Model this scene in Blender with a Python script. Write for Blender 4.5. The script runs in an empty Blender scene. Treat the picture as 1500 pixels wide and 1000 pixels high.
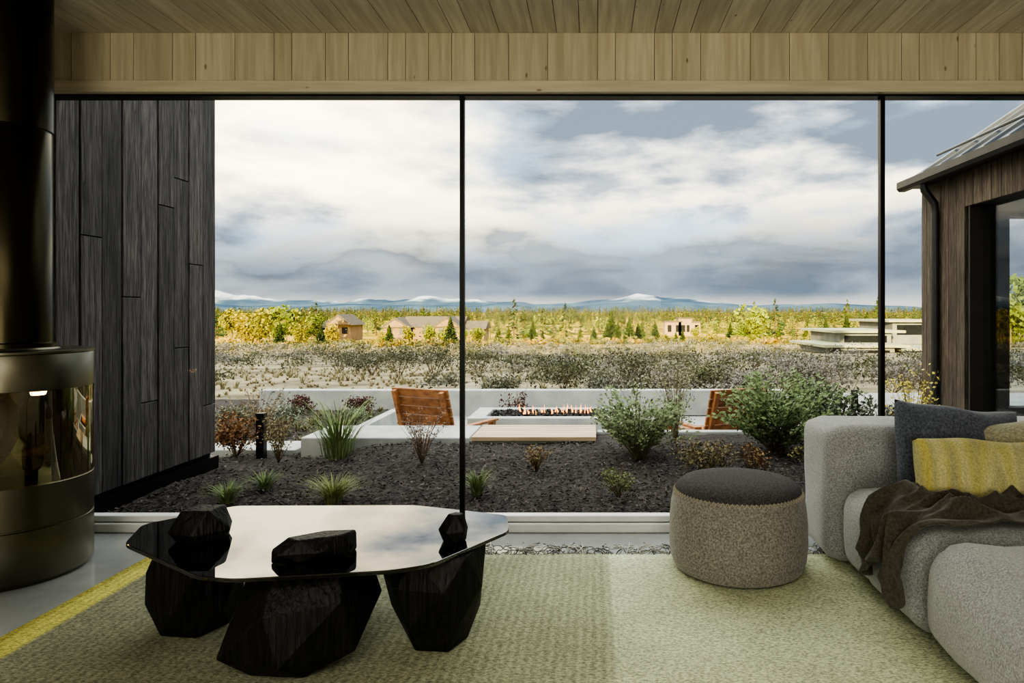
import bpy, bmesh, math, random
from mathutils import Vector, Matrix, noise, Euler
random.seed(7)
R=random.random
U=random.uniform
scn=bpy.context.scene
COL=scn.collection

def C(r,g,b):
    f=lambda c:(c/255/12.92) if c/255<=.04045 else ((c/255+.055)/1.055)**2.4
    return (f(r),f(g),f(b),1)

# ------------------------------------------------------------- materials
def newmat(name):
    m=bpy.data.materials.new(name); m.use_nodes=True
    nt=m.node_tree; nt.nodes.clear()
    out=nt.nodes.new('ShaderNodeOutputMaterial')
    return m,nt,out
def N(nt,t,**k):
    n=nt.nodes.new(t)
    for a,b in k.items():
        if a.startswith('i_'):
            n.inputs[a[2:]].default_value=b
        else: setattr(n,a,b)
    return n
def ramp(nt,stops):
    n=nt.nodes.new('ShaderNodeValToRGB')
    cr=n.color_ramp
    while len(cr.elements)<len(stops): cr.elements.new(.5)
    for e,(p,c) in zip(cr.elements,stops):
        e.position=p; e.color=c if len(c)==4 else (*c,1)
    return n
def mathn(nt,op,a,b=None,c=None,clamp=False):
    n=nt.nodes.new('ShaderNodeMath'); n.operation=op; n.use_clamp=clamp
    for i,v in enumerate((a,b,c)):
        if v is None: continue
        if isinstance(v,(int,float)): n.inputs[i].default_value=v
        else: nt.links.new(v,n.inputs[i])
    return n.outputs[0]
def mixc(nt,f,a,b,mode='MIX'):
    n=nt.nodes.new('ShaderNodeMix'); n.data_type='RGBA'; n.blend_type=mode
    for sock,v in ((n.inputs[0],f),(n.inputs[6],a),(n.inputs[7],b)):
        if isinstance(v,(int,float,tuple)): sock.default_value=v
        else: nt.links.new(v,sock)
    return n.outputs[2]

def mk(name,c1,c2=None,scale=5,stretch=(1,1,1),rough=.6,metal=0,bump=0,bscale=None,bdist=.01,island=0,
       detail=6,spec=.4,knots=False,attr=False,sheen=0,r0=.35,r1=.65,grain=False):
    m,nt,out=newmat(name); L=nt.links.new
    p=N(nt,'ShaderNodeBsdfPrincipled'); L(p.outputs[0],out.inputs[0])
    p.inputs['Roughness'].default_value=rough; p.inputs['Metallic'].default_value=metal
    p.inputs['Specular IOR Level'].default_value=spec
    if sheen: p.inputs['Sheen Weight'].default_value=sheen
    tc=N(nt,'ShaderNodeTexCoord'); mp=N(nt,'ShaderNodeMapping'); mp.inputs['Scale'].default_value=stretch
    geo=N(nt,'ShaderNodeNewGeometry')
    L(tc.outputs['Object'],mp.inputs['Vector'])
    vec=mp.outputs[0]
    if island:
        va=N(nt,'ShaderNodeVectorMath',operation='MULTIPLY_ADD')
        cx=N(nt,'ShaderNodeCombineXYZ')
        for i in range(3): L(geo.outputs['Random Per Island'],cx.inputs[i])
        L(cx.outputs[0],va.inputs[0]); va.inputs[1].default_value=(37,53,71); L(vec,va.inputs[2])
        vec=va.outputs[0]
    no=N(nt,'ShaderNodeTexNoise',i_Scale=scale,i_Detail=detail,i_Roughness=.6); L(vec,no.inputs['Vector'])
    rp=ramp(nt,[(r0,c1),(r1,c2 or c1)]); L(no.outputs['Fac'],rp.inputs[0])
    col=rp.outputs[0]
    if attr:
        at=N(nt,'ShaderNodeAttribute',attribute_name='Col')
        col=mixc(nt,.92,rp.outputs[0],at.outputs['Color'])
    if grain:
        ng=N(nt,'ShaderNodeTexNoise',i_Scale=scale*3.2,i_Detail=3,i_Roughness=.6,i_Distortion=.6); L(vec,ng.inputs['Vector'])
        rg=ramp(nt,[(.38,(.45,.43,.42,1)),(.55,(1,1,1,1)),(.72,(1.5,1.45,1.4,1))]); L(ng.outputs['Fac'],rg.inputs[0])
        col=mixc(nt,.9,col,rg.outputs[0],'MULTIPLY')
    if knots:
        m2=N(nt,'ShaderNodeMapping'); m2.inputs['Scale'].default_value=tuple(3.2*(.45 if s<1.5 else 1.1) for s in stretch); L(tc.outputs['Object'],m2.inputs['Vector'])
        vo=N(nt,'ShaderNodeTexVoronoi',i_Scale=2.4); L(m2.outputs[0],vo.inputs['Vector'])
        rk=ramp(nt,[(.03,(0.3,.22,.14,1)),(.07,(1,1,1,1))]); L(vo.outputs['Distance'],rk.inputs[0])
        col=mixc(nt,.75,col,rk.outputs[0],'MULTIPLY')
    if island:
        v=mathn(nt,'MULTIPLY_ADD',geo.outputs['Random Per Island'],2*island,1-island)
        hs=N(nt,'ShaderNodeHueSaturation'); L(v,hs.inputs['Value']); L(col,hs.inputs['Color']); col=hs.outputs[0]
    L(col,p.inputs['Base Color'])
    if bump:
        nb=N(nt,'ShaderNodeTexNoise',i_Scale=bscale or scale,i_Detail=4); L(vec,nb.inputs['Vector'])
        b=N(nt,'ShaderNodeBump',i_Strength=bump,i_Distance=bdist); L(nb.outputs['Fac'],b.inputs['Height']); L(b.outputs[0],p.inputs['Normal'])
    return m
def emis(name,col,s):
    m,nt,out=newmat(name); e=N(nt,'ShaderNodeEmission'); e.inputs[0].default_value=col; e.inputs[1].default_value=s
    nt.links.new(e.outputs[0],out.inputs[0]); return m
def glassmat(name,tint,refl,blend=.3,rough=0.0,gcol=(1,1,1,1)):
    m,nt,out=newmat(name); L=nt.links.new
    t=N(nt,'ShaderNodeBsdfTransparent'); t.inputs[0].default_value=tint
    g=N(nt,'ShaderNodeBsdfGlossy'); g.inputs['Roughness'].default_value=rough; g.inputs[0].default_value=gcol
    lw=N(nt,'ShaderNodeLayerWeight',i_Blend=blend)
    f=mathn(nt,'MULTIPLY_ADD',lw.outputs['Facing'],refl[1]-refl[0],refl[0],True)
    mx=N(nt,'ShaderNodeMixShader'); L(f,mx.inputs[0]); L(t.outputs[0],mx.inputs[1]); L(g.outputs[0],mx.inputs[2]); L(mx.outputs[0],out.inputs[0])
    return m

# ------------------------------------------------------------- mesh builder
class MB:
    def __init__(s): s.v=[];s.f=[];s.m=[];s.c=[]
    def add(s,vs,fs,mat=0,col=None):
        o=len(s.v); s.v.extend([tuple(v) for v in vs]); s.f.extend([tuple(i+o for i in f) for f in fs]); s.m.extend([mat]*len(fs))
        if col is not None: s.c.extend([col]*len(vs))
    def box(s,x0,x1,y0,y1,z0,z1,mat=0,M=None,col=None):
        vs=[(x,y,z) for x in(x0,x1) for y in(y0,y1) for z in(z0,z1)]
        if M: vs=[M@Vector(v) for v in vs]
        s.add(vs,[(0,1,3,2),(4,6,7,5),(0,4,5,1),(2,3,7,6),(0,2,6,4),(1,5,7,3)],mat,col)
    def prism(s,pts,off,mat=0):
        n=len(pts); a=[Vector(p) for p in pts]; b=[p+Vector(off) for p in a]
        s.add(a+b,[tuple(range(n))[::-1],tuple(range(n,2*n))]+[(i,(i+1)%n,n+(i+1)%n,n+i) for i in range(n)],mat)
    def lathe(s,prof,cx,cy,n=64,mat=0,a0=0,a1=2*math.pi):
        full=abs(a1-a0-2*math.pi)<1e-6; k=n if full else n+1
        vs=[(cx+r*math.cos(a0+(a1-a0)*i/n),cy+r*math.sin(a0+(a1-a0)*i/n),z) for r,z in prof for i in range(k)]
        fs=[]
        for j in range(len(prof)-1):
            for i in range(n):
                i2=(i+1)%k
                fs.append((j*k+i,j*k+i2,(j+1)*k+i2,(j+1)*k+i))
        s.add(vs,fs,mat)
    def tube(s,pts,r,n=6,mat=0,col=None,r2=None):
        pts=[Vector(p) for p in pts]; vs=[];fs=[]
        for i,p in enumerate(pts):
            d=(pts[min(i+1,len(pts)-1)]-pts[max(i-1,0)]).normalized()
            u=d.orthogonal().normalized() if i==0 else (pu-d*pu.dot(d)).normalized()
            pu=u; w=d.cross(u)
            rr=r if r2 is None else r+(r2-r)*i/(len(pts)-1)
            for k in range(n):
                a=2*math.pi*k/n; vs.append(p+rr*(math.cos(a)*u+math.sin(a)*w))
        for i in range(len(pts)-1):
            for k in range(n):
                fs.append((i*n+k,i*n+(k+1)%n,(i+1)*n+(k+1)%n,(i+1)*n+k))
        fs.append(tuple(range(n))[::-1]); fs.append(tuple((len(pts)-1)*n+k for k in range(n)))
        s.add(vs,fs,mat,col)
    def obj(s,name,mats,parent=None,smooth=False,bevel=0,seg=2,angle=40):
        me=bpy.data.meshes.new(name); me.from_pydata(s.v,[],s.f)
        for m in (mats if isinstance(mats,(list,tuple)) else [mats]): me.materials.append(m)
        me.polygons.foreach_set('material_index',s.m)
        if s.c and len(s.c)==len(s.v):
            a=me.color_attributes.new('Col','FLOAT_COLOR','POINT')
            a.data.foreach_set('color',[x for c in s.c for x in (c[0],c[1],c[2],1)])
        if smooth: me.polygons.foreach_set('use_smooth',[True]*len(s.f))
        me.update()
        o=bpy.data.objects.new(name,me); COL.objects.link(o)
        if bevel:
            b=o.modifiers.new('bevel','BEVEL'); b.width=bevel; b.segments=seg; b.limit_method='ANGLE'
        if smooth and not s.c:
            bm=bmesh.new(); bm.from_mesh(me)
            for e in bm.edges:
                if len(e.link_faces)==2 and e.calc_face_angle(0)>math.radians(angle): e.smooth=False
            bm.to_mesh(me); bm.free()
        if parent: par(o,parent)
        return o
def par(o,e):
    o.parent=e; o.matrix_parent_inverse=Matrix.Translation(-Vector(e.location))
def empty(name,loc):
    e=bpy.data.objects.new(name,None); e.location=loc; e.empty_display_size=.1; COL.objects.link(e); return e

def rbox_bm(h,r,n=12,bulge=(0,0,0),wr=0,wscale=4,seed=0):
    bm=bmesh.new(); bmesh.ops.create_cube(bm,size=2)
    bmesh.ops.subdivide_edges(bm,edges=bm.edges[:],cuts=n,use_grid_fill=True)
    for v in bm.verts:
        p=v.co.copy(); pos=Vector((p[i]*h[i] for i in range(3)))
        inn=Vector((max(-(h[i]-r),min(h[i]-r,pos[i])) for i in range(3)))
        d=pos-inn
        if d.length>1e-6:
            k=max(abs(d[0]),abs(d[1]),abs(d[2])); d=d.normalized()*k
        q=inn+d
        for i in range(3):
            j,l=(i+1)%3,(i+2)%3
            q[i]+=bulge[i]*p[i]*(1-p[j]**2)*(1-p[l]**2)
        if wr:
            q+=Vector(noise.noise_vector(q*wscale+Vector((seed*7.3,seed*3.1,0))))*wr
            q+=Vector(noise.noise_vector(q*wscale*2.7+Vector((seed*7.3,seed*3.1,0))))*wr*.4
        v.co=q
    return bm
def bmobj(bm,name,mat,parent=None,M=None,smooth=True):
    if M: bmesh.ops.transform(bm,matrix=M,verts=bm.verts[:])
    me=bpy.data.meshes.new(name); bm.to_mesh(me); bm.free()
    for m in (mat if isinstance(mat,(list,tuple)) else [mat]): me.materials.append(m)
    if smooth: me.polygons.foreach_set('use_smooth',[True]*len(me.polygons))
    o=bpy.data.objects.new(name,me); COL.objects.link(o)
    if parent: par(o,parent)
    return o

# ------------------------------------------------------------- material library
M_char=mk('charred_cedar',C(54,52,53),C(104,100,99),scale=2.2,stretch=(14,14,.9),rough=.65,bump=.8,bscale=4,island=.30,r0=.3,r1=.75,knots=True,grain=True)
M_charb=mk('brown_charred_cedar',C(54,48,44),C(108,97,87),scale=2.2,stretch=(12,12,.9),rough=.65,bump=.8,bscale=4,island=.3,r0=.3,r1=.75,knots=True,grain=True)
M_pine_c=mk('whitewashed_pine_ceiling',C(190,182,164),C(214,207,190),scale=2.2,stretch=(14,.9,14),rough=.6,bump=.15,island=.08,knots=True)
M_pine_v=mk('whitewashed_pine_header',C(188,177,153),C(210,200,177),scale=2.2,stretch=(14,14,.9),rough=.6,bump=.15,island=.08,knots=True)
M_pine_h=mk('pine_trim',C(198,188,164),C(216,206,184),scale=2.2,stretch=(.9,14,14),rough=.5,knots=True)
M_black=mk('black_metal',C(14,14,15),C(20,20,21),rough=.4,metal=.3)
M_darkwood=mk('dark_stained_panel',C(30,27,26),C(42,38,36),rough=.6)
M_alu=mk('grey_frame',C(206,209,208),C(220,222,220),rough=.4)
M_floor=mk('polished_concrete_floor',C(128,132,132),C(156,159,158),scale=1.4,rough=.14,bump=.02,detail=8,spec=.6)
M_conc=mk('concrete',C(150,154,154),C(176,178,174),scale=3,rough=.8,bump=.2,bscale=30,bdist=.005)
M_patio=mk('patio_concrete',C(136,138,137),C(158,158,156),scale=2,rough=.85)
M_wall=mk('plaster_wall',C(188,184,172),C(200,196,184),scale=2,rough=.8)
M_glass=glassmat('window_glass',(.98,.985,.98,1),(.002,.03))
M_sofa=mk('grey_wool_felt',C(110,113,114),C(174,177,178),scale=160,rough=.95,bump=.35,bscale=220,bdist=.003,sheen=.3,detail=3,r0=.3,r1=.7)
M_otto=mk('grey_taupe_wool_felt',C(90,88,84),C(156,153,146),scale=120,rough=.95,bump=.4,bscale=200,bdist=.003,sheen=.2,detail=3,r0=.3,r1=.7)
M_ottot=mk('dark_felt',C(52,51,52),C(90,88,88),scale=140,rough=.95,bump=.4,bscale=200,bdist=.003,detail=3)
M_thread=mk('pale_thread',C(150,145,130),C(170,162,146),rough=.9)
M_throw=mk('olive_brown_wool',C(58,55,48),C(82,78,68),scale=90,rough=.95,bump=.4,bscale=260,bdist=.002,sheen=.2)
M_pb=mk('blue_grey_wool',C(58,64,76),C(98,105,118),scale=110,rough=.95,bump=.4,bscale=200,bdist=.003,sheen=.2)
M_pg=mk('grey_green_wool',C(120,120,104),C(164,162,138),scale=110,rough=.95,bump=.4,bscale=200,bdist=.003,sheen=.2)
M_steel=mk('brushed_graphite_steel',C(104,102,90),C(116,113,98),scale=2,rough=.33,metal=1)
M_pipe=mk('black_flue_steel',C(52,49,37),C(60,56,42),scale=2,rough=.27,metal=1)
M_iron=mk('cast_iron',C(52,48,38),C(74,66,50),scale=12,rough=.6,metal=.5)
M_leaf=mk('foliage',C(60,70,45),C(90,95,60),scale=9,rough=.75,attr=True,spec=.2)
M_mulch=mk('bark_mulch',C(30,28,29),C(80,74,71),scale=26,rough=.95,bump=1,bscale=38,bdist=.03,detail=8,r0=.35,r1=.7)
M_chip=mk('mulch_chips',C(34,32,31),C(98,90,85),scale=8,rough=.9,island=.45)
M_cedar=mk('weathered_cedar',C(122,80,52),C(170,118,78),scale=2,stretch=(1,10,10),rough=.5,island=.18)
M_ipe=mk('pale_timber',C(166,146,122),C(192,172,146),scale=2,stretch=(1,10,10),rough=.6,island=.12)
M_roof=mk('grey_standing_seam_metal',C(92,98,106),C(112,118,126),scale=2,rough=.35,metal=.7)
M_gutter=mk('dark_gutter',C(54,54,56),C(64,64,66),rough=.4,metal=.6)
M_lava=mk('lava_stones',C(26,25,27),C(56,54,54),scale=20,rough=.8)
def hillmat():
    m,nt,out=newmat('hazy_hills'); L=nt.links.new
    p=N(nt,'ShaderNodeBsdfPrincipled',i_Roughness=1); p.inputs['Specular IOR Level'].default_value=0; L(p.outputs[0],out.inputs[0])
    g=N(nt,'ShaderNodeNewGeometry'); s=N(nt,'ShaderNodeSeparateXYZ'); L(g.outputs['Position'],s.inputs[0])
    n=N(nt,'ShaderNodeTexNoise',i_Scale=.004,i_Detail=8); L(g.outputs['Position'],n.inputs['Vector'])
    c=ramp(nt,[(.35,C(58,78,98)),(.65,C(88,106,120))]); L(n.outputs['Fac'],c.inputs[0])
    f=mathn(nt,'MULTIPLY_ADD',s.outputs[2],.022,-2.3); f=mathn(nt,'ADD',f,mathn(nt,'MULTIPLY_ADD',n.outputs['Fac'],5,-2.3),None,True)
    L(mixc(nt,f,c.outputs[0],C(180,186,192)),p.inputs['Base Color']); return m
M_hill=hillmat()

def rugmat():
    m,nt,out=newmat('woven_wool_rug'); L=nt.links.new
    p=N(nt,'ShaderNodeBsdfPrincipled',i_Roughness=.95); p.inputs['Specular IOR Level'].default_value=.1; L(p.outputs[0],out.inputs[0])
    tc=N(nt,'ShaderNodeTexCoord'); sx=N(nt,'ShaderNodeSeparateXYZ'); L(tc.outputs['Object'],sx.inputs[0])
    n=N(nt,'ShaderNodeTexNoise',i_Scale=1,i_Detail=3,i_Roughness=.8); mp=N(nt,'ShaderNodeMapping'); mp.inputs['Scale'].default_value=(70,130,60)
    L(tc.outputs['Object'],mp.inputs[0]); L(mp.outputs[0],n.inputs['Vector'])
    r=ramp(nt,[(.36,(.36,.36,.34,1)),(.6,(1.2,1.2,1.2,1))]); L(n.outputs['Fac'],r.inputs[0])
    x=sx.outputs[0]
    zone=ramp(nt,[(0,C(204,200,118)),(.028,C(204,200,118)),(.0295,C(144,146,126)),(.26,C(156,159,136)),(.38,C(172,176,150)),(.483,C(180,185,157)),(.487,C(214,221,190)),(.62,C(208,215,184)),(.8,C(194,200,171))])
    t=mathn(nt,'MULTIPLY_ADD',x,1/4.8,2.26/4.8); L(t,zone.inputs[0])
    n2=N(nt,'ShaderNodeTexNoise',i_Scale=2.2,i_Detail=3); L(tc.outputs['Object'],n2.inputs['Vector'])
    r2=ramp(nt,[(.3,(.84,.84,.84,1)),(.7,(1.08,1.08,1.08,1))]); L(n2.outputs['Fac'],r2.inputs[0])
    w=N(nt,'ShaderNodeTexWave',i_Scale=9,i_Distortion=.4,i_Detail=2); w.bands_direction='X'; L(tc.outputs['Object'],w.inputs['Vector'])
    r3=ramp(nt,[(.2,(.9,.9,.9,1)),(.8,(1.04,1.04,1.04,1))]); L(w.outputs['Fac'],r3.inputs[0])
    k=mathn(nt,'LESS_THAN',x,.08)
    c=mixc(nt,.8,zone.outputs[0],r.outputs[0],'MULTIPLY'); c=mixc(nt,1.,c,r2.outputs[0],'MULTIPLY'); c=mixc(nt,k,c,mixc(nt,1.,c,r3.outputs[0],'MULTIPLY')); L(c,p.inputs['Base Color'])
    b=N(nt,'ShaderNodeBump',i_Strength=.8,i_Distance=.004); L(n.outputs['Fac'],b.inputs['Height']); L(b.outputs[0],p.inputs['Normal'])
    return m
M_rug=rugmat()
def striped():
    m,nt,out=newmat('yellow_striped_wool'); L=nt.links.new
    p=N(nt,'ShaderNodeBsdfPrincipled',i_Roughness=.95); L(p.outputs[0],out.inputs[0])
    tc=N(nt,'ShaderNodeTexCoord')
    n=N(nt,'ShaderNodeTexNoise',i_Scale=1,i_Detail=1); m2=N(nt,'ShaderNodeMapping'); m2.inputs['Scale'].default_value=(9,1,.8); L(tc.outputs['Object'],m2.inputs[0]); L(m2.outputs[0],n.inputs['Vector'])
    r=ramp(nt,[(.34,C(158,156,124)),(.44,C(180,173,114)),(.5,C(188,182,134)),(.56,C(170,167,128)),(.66,C(184,174,102))]); L(n.outputs['Fac'],r.inputs[0])
    n3=N(nt,'ShaderNodeTexNoise',i_Scale=150,i_Detail=2); L(tc.outputs['Object'],n3.inputs['Vector'])
    r3=ramp(nt,[(.3,(.7,.7,.7,1)),(.7,(1.1,1.1,1.1,1))]); L(n3.outputs['Fac'],r3.inputs[0])
    c=mixc(nt,1.,r.outputs[0],r3.outputs[0],'MULTIPLY'); L(c,p.inputs['Base Color'])
    return m
M_py=striped()
def burnt():
    m,nt,out=newmat('charred_carved_wood'); L=nt.links.new
    p=N(nt,'ShaderNodeBsdfPrincipled',i_Roughness=.5); p.inputs['Specular IOR Level'].default_value=.3; L(p.outputs[0],out.inputs[0])
    tc=N(nt,'ShaderNodeTexCoord'); mp=N(nt,'ShaderNodeMapping'); mp.inputs['Rotation'].default_value=(.2,.5,.2); mp.inputs['Scale'].default_value=(70,70,3.5); L(tc.outputs['Object'],mp.inputs[0])
    w=N(nt,'ShaderNodeTexNoise',i_Scale=1,i_Detail=4,i_Roughness=.5,i_Distortion=.5); L(mp.outputs[0],w.inputs['Vector'])
    r=ramp(nt,[(.35,C(10,10,10)),(.7,C(34,33,32))]); L(w.outputs['Fac'],r.inputs[0]); L(r.outputs[0],p.inputs['Base Color'])
    b=N(nt,'ShaderNodeBump',i_Strength=.9,i_Distance=.008); L(w.outputs['Fac'],b.inputs['Height']); L(b.outputs[0],p.inputs['Normal'])
    return m
M_burnt=burnt()
M_smoke=glassmat('smoked_glass',(.16,.16,.155,1),(.04,.62),blend=.34,gcol=(.80,.80,.80,1))
M_stoveglass=glassmat('stove_glass',(.6,.56,.46,1),(.15,.6),blend=.4,gcol=(.95,.88,.65,1))

# ------------------------------------------------------------- terrain function
TP=[(-100,0),(5,0),(6.3,-.07),(11,-.24),(50,-1.75),(90,-3.8),(300,-9),(700,-9),(1500,-3),(6000,0)]
def S(x,a,b):
    t=max(0,min(1,(x-a)/(b-a))); return t*t*(3-2*t)
def zt(x,y):
    for (a,za),(b,zb) in zip(TP,TP[1:]):
        if y<=b:
            z=za+(zb-za)*(y-a)/(b-a); break
    else: z=0
    if y<6.95: z+=.125*S(x,-2.5,-1.9)*S(y,5.0,6.2)*(1-S(x,2.4,3.0))
    k=min(1,max(0,(y-12)/60))
    return z+k*noise.noise(Vector((x*.02,y*.02,0)))*1.2*min(1,200/max(y,1))*(1 if y<400 else .3)
PX0,PX1,PY0,PY1=-2.62,2.85,6.98,10.3

# ------------------------------------------------------------- room shell
XL,XR,YB,YW,ZC=-3.35,3.7,-4.6,3.9,2.82
b=MB(); b.box(XL,XR,YB,3.93,-.2,0); b.obj('floor',M_floor)
b=MB(); b.box(XL-.25,XL,YB-.2,3.94,-.2,3.1); b.obj('wall_left',M_wall)
b=MB(); b.box(XR,XR+.25,YB-.2,3.97,-.2,3.1); b.obj('wall_right',M_wall)
b=MB(); b.box(XL,XR,YB-.2,YB,-.2,3.1); b.obj('wall_back',M_wall)
HY=3.84
b=MB(); x=XL
while x<XR:
    w=random.choice([.1,.13,.16,.19]); x1=min(x+w,XR)
    y=YB
    while y<HY:
        y1=min(HY,y+U(1.4,3.2))
        if HY-y1<.5: y1=HY
        b.box(x+.0016,x1-.0016,y+.001,y1-.001,ZC,ZC+.02); y=y1
    x=x1
b.box(XL,XR,YB,HY,ZC+.022,ZC+.3)
b.obj('ceiling',M_pine_c)
b=MB(); x=XL
while x<XR:
    w=random.choice([.10,.13,.16,.19,.22,.28]); x1=min(x+w,XR)
    b.box(x+.0015,x1-.0015,HY,HY+.025,2.549,ZC-.001); x=x1
b.box(XL,XR,HY+.027,3.97,2.53,3.12)
b.obj('wall_front_header',M_pine_v)
b=MB(); b.box(XL,XR,3.825,3.95,2.485,2.549); b.obj('trim_1',M_pine_h,bevel=.004)

win=empty('window_1',(0,YW,0))
b=MB()
b.box(XL,XR,3.865,3.95,.0,.052); b.box(XL,XR,3.885,3.95,.056,.092); b.obj('sill',M_alu,win,bevel=.006)
b=MB(); b.box(XL,XR,3.87,3.95,2.474,2.486,0); b.box(XL,XL+.04,3.88,3.94,.09,2.475,0); b.box(XR-.04,XR,3.88,3.94,.09,2.475,0); b.obj('head_frame',M_black,win)
b=MB()
for x in(-.752,1.645): b.box(x-.013,x+.013,3.885,3.925,.09,2.475)
b.obj('mullions',M_black,win,bevel=.002)
b=MB()
for x0,x1 in((XL+.04,-.765),(-.739,1.632),(1.658,XR-.04)): b.box(x0,x1,3.90,3.908,.09,2.475)
b.obj('glass_panes',M_glass,win)

# rug with fringe
rug=empty('area_rug',(0,2,0))
b=MB(); nx,ny=60,40
vs=[];fs=[]
for j in range(ny+1):
    for i in range(nx+1):
        x=-2.26+4.8*i/nx; y=.2+3.3*j/ny
        vs.append((x,y,.012+.002*noise.noise(Vector((x*3,y*3,0)))))
for j in range(ny):
    for i in range(nx): a=j*(nx+1)+i; fs.append((a,a+1,a+nx+2,a+nx+1))
b.add(vs,fs)
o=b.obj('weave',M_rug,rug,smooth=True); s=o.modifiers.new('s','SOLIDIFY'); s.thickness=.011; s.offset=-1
b=MB()
M_fr=mk('fringe_yarn',C(66,70,78),C(184,184,174),scale=4,rough=.95,island=.4,r0=.38,r1=.55)
for i in range(430):
    x=-2.24+4.7*i/430+U(-.02,.02); y=3.5; z=.012; pts=[(x,y-.01,z)]; a=U(.7,2.4); tw=U(-.3,.3)
    for k in range(12):
        x+=.011*math.cos(a); y+=.011*math.sin(a); a+=tw+U(-.3,.3); z+=U(-.006,.009); z=min(max(z,.005),.03)
        y=min(max(y,3.505),3.62)
        pts.append((x,y,z))
    b.tube(pts,.0026,5)
b.obj('fringe',M_fr,rug,smooth=True,angle=170)

# ------------------------------------------------------------- wood stove
sx,sy=-2.83,3.30
st=empty('wood_stove',(sx,sy,0))
b=MB()
b.lathe([(.0,.0),(.315,0),(.322,.012),(.335,.03),(.335,.255),(.330,.258),(.330,.264),(.335,.267),(.335,.455),(.330,.46),(.27,.462),(.0,.462)],sx,sy,96)
b.obj('lower_body',M_steel,st,smooth=True)
b=MB()
b.lathe([(.0,.885),(.325,.885),(.335,.89),(.335,1.05),(.332,1.055),(.338,1.058),(.338,1.068),(.33,1.072),(.20,1.072),(.195,1.08),(.0,1.08)],sx,sy,96)
b.obj('upper_ring',M_steel,st,smooth=True)
b=MB()
b.lathe([(.3,.46),(.3,.885)],sx,sy,64,0,math.radians(60),math.radians(190))
for a in(-172,-150,38,60):
    c=math.radians(a); b.box(-.015,.015,-.012,.012,.46,.885,0,Matrix.Translation((sx+.315*math.cos(c),sy+.315*math.sin(c),0))@Matrix.Rotation(c,4,'Z'))
b.obj('firebox',M_iron,st,smooth=True)
b=MB(); b.lathe([(.333,.45),(.333,.89)],sx,sy,72,0,math.radians(-172),math.radians(60)); b.obj('curved_glass_door',M_stoveglass,st,smooth=True)
b=MB(); b.lathe([(.17,1.07),(.17,2.12),(.168,2.123),(.168,2.13),(.174,2.133),(.174,ZC)],sx,sy,64); b.lathe([(.17,1.075),(.185,1.08),(.185,1.1),(.17,1.105)],sx,sy,64); b.obj('flue_pipe',M_pipe,st,smooth=True)
b=MB()
b.tube([(sx-.12,sy-.02,.5),(sx+.16,sy-.06,.52)],.045,10); b.tube([(sx-.1,sy-.12,.5),(sx+.12,sy+.1,.56)],.04,10); b.obj('logs',M_iron,st,smooth=True)
b=MB()
b.lathe([(0,.85),(.028,.853),(.036,.88),(0,.8845)],sx+.16,sy-.02,20)
b.obj('lamp_reflection',emis('lamp_reflection_glow',(1,.55,.18,1),22),st,smooth=True)  # glowing bulb stands in for a room lamp mirrored in the door glass
def flame(b,x,y,z,h,w):
    n=7; ph=U(0,6)
    for ang in(0,math.pi/2):
        dx,dy=math.cos(ang+ph),math.sin(ang+ph); v=[]
        for i in range(n+1):
            t=i/n; ww=w*math.sin(math.pi*min(1,.25+t*.75))*(1-t*.5); ox=.5*w*math.sin(ph+t*5)
            v+= [(x+ox-dx*ww,y-dy*ww,z+h*t),(x+ox+dx*ww,y+dy*ww,z+h*t)]
        b.add(v,[(2*i,2*i+1,2*i+3,2*i+2) for i in range(n)])

# ------------------------------------------------------------- coffee table
ct=empty('coffee_table',(-1.07,2.63,0))
poly=[(-1.755,2.55),(-1.84,2.78),(-1.60,3.05),(-.80,3.06),(-.37,2.91),(-.335,2.70),(-.56,2.34),(-.68,2.285),(-1.17,2.21),(-1.30,2.235)]
def roundpoly(p,r=.25):
    out=[]; n=len(p)
    for i in range(n):
        a,b_,c=Vector(p[i-1]),Vector(p[i]),Vector(p[(i+1)%n])
        s0=b_+(a-b_).normalized()*min(r,.4*(a-b_).length); s1=b_+(c-b_).normalized()*min(r,.4*(c-b_).length)
        for t in(0,.25,.5,.75,1): out.append((s0*(1-t)**2+b_*2*t*(1-t)+s1*t*t))
    return out
pp=roundpoly(poly,.04)
b=MB(); b.prism([(p.x,p.y,.372) for p in pp],(0,0,.014)); b.obj('glass_top',M_smoke,ct,bevel=.003)
def gem(rings,cx,cy,rot=0,seed=0):
    rnd=random.Random(seed); bm=bmesh.new()
    for (rx,ry,z,ox,oy,n,ph) in rings:
        for k in range(n):
            a=2*math.pi*k/n+ph; jr=1+rnd.uniform(-.07,.07)
            x=ox+rx*jr*math.cos(a); y=oy+ry*jr*math.sin(a)
            bm.verts.new((cx+x*math.cos(rot)-y*math.sin(rot),cy+x*math.sin(rot)+y*math.cos(rot),max(0.014,z+rnd.uniform(-.02,.02)) if .02<z<.36 else max(.014,min(z,.37)) if z<.371 else z))
    h=bmesh.ops.convex_hull(bm,input=bm.verts[:])
    dele=[g for g in h['geom_interior'] if isinstance(g,bmesh.types.BMVert)]
    bmesh.ops.delete(bm,geom=dele,context='VERTS')
    bmesh.ops.dissolve_limit(bm,angle_limit=math.radians(7),verts=bm.verts[:],edges=bm.edges[:])
    return bm
def addgem(name,*a,**k):
    o=bmobj(gem(*a,**k),name,M_burnt,ct,smooth=False); m=o.modifiers.new('b','BEVEL'); m.width=.005; m.segments=2; return o
addgem('leg_1',[(.13,.12,0,0,0,5,.2),(.175,.16,.12,0,0,6,.5),(.175,.16,.27,0,0,5,.1),(.15,.14,.37,0,0,5,.4)],-1.57,2.69,0,1)
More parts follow.
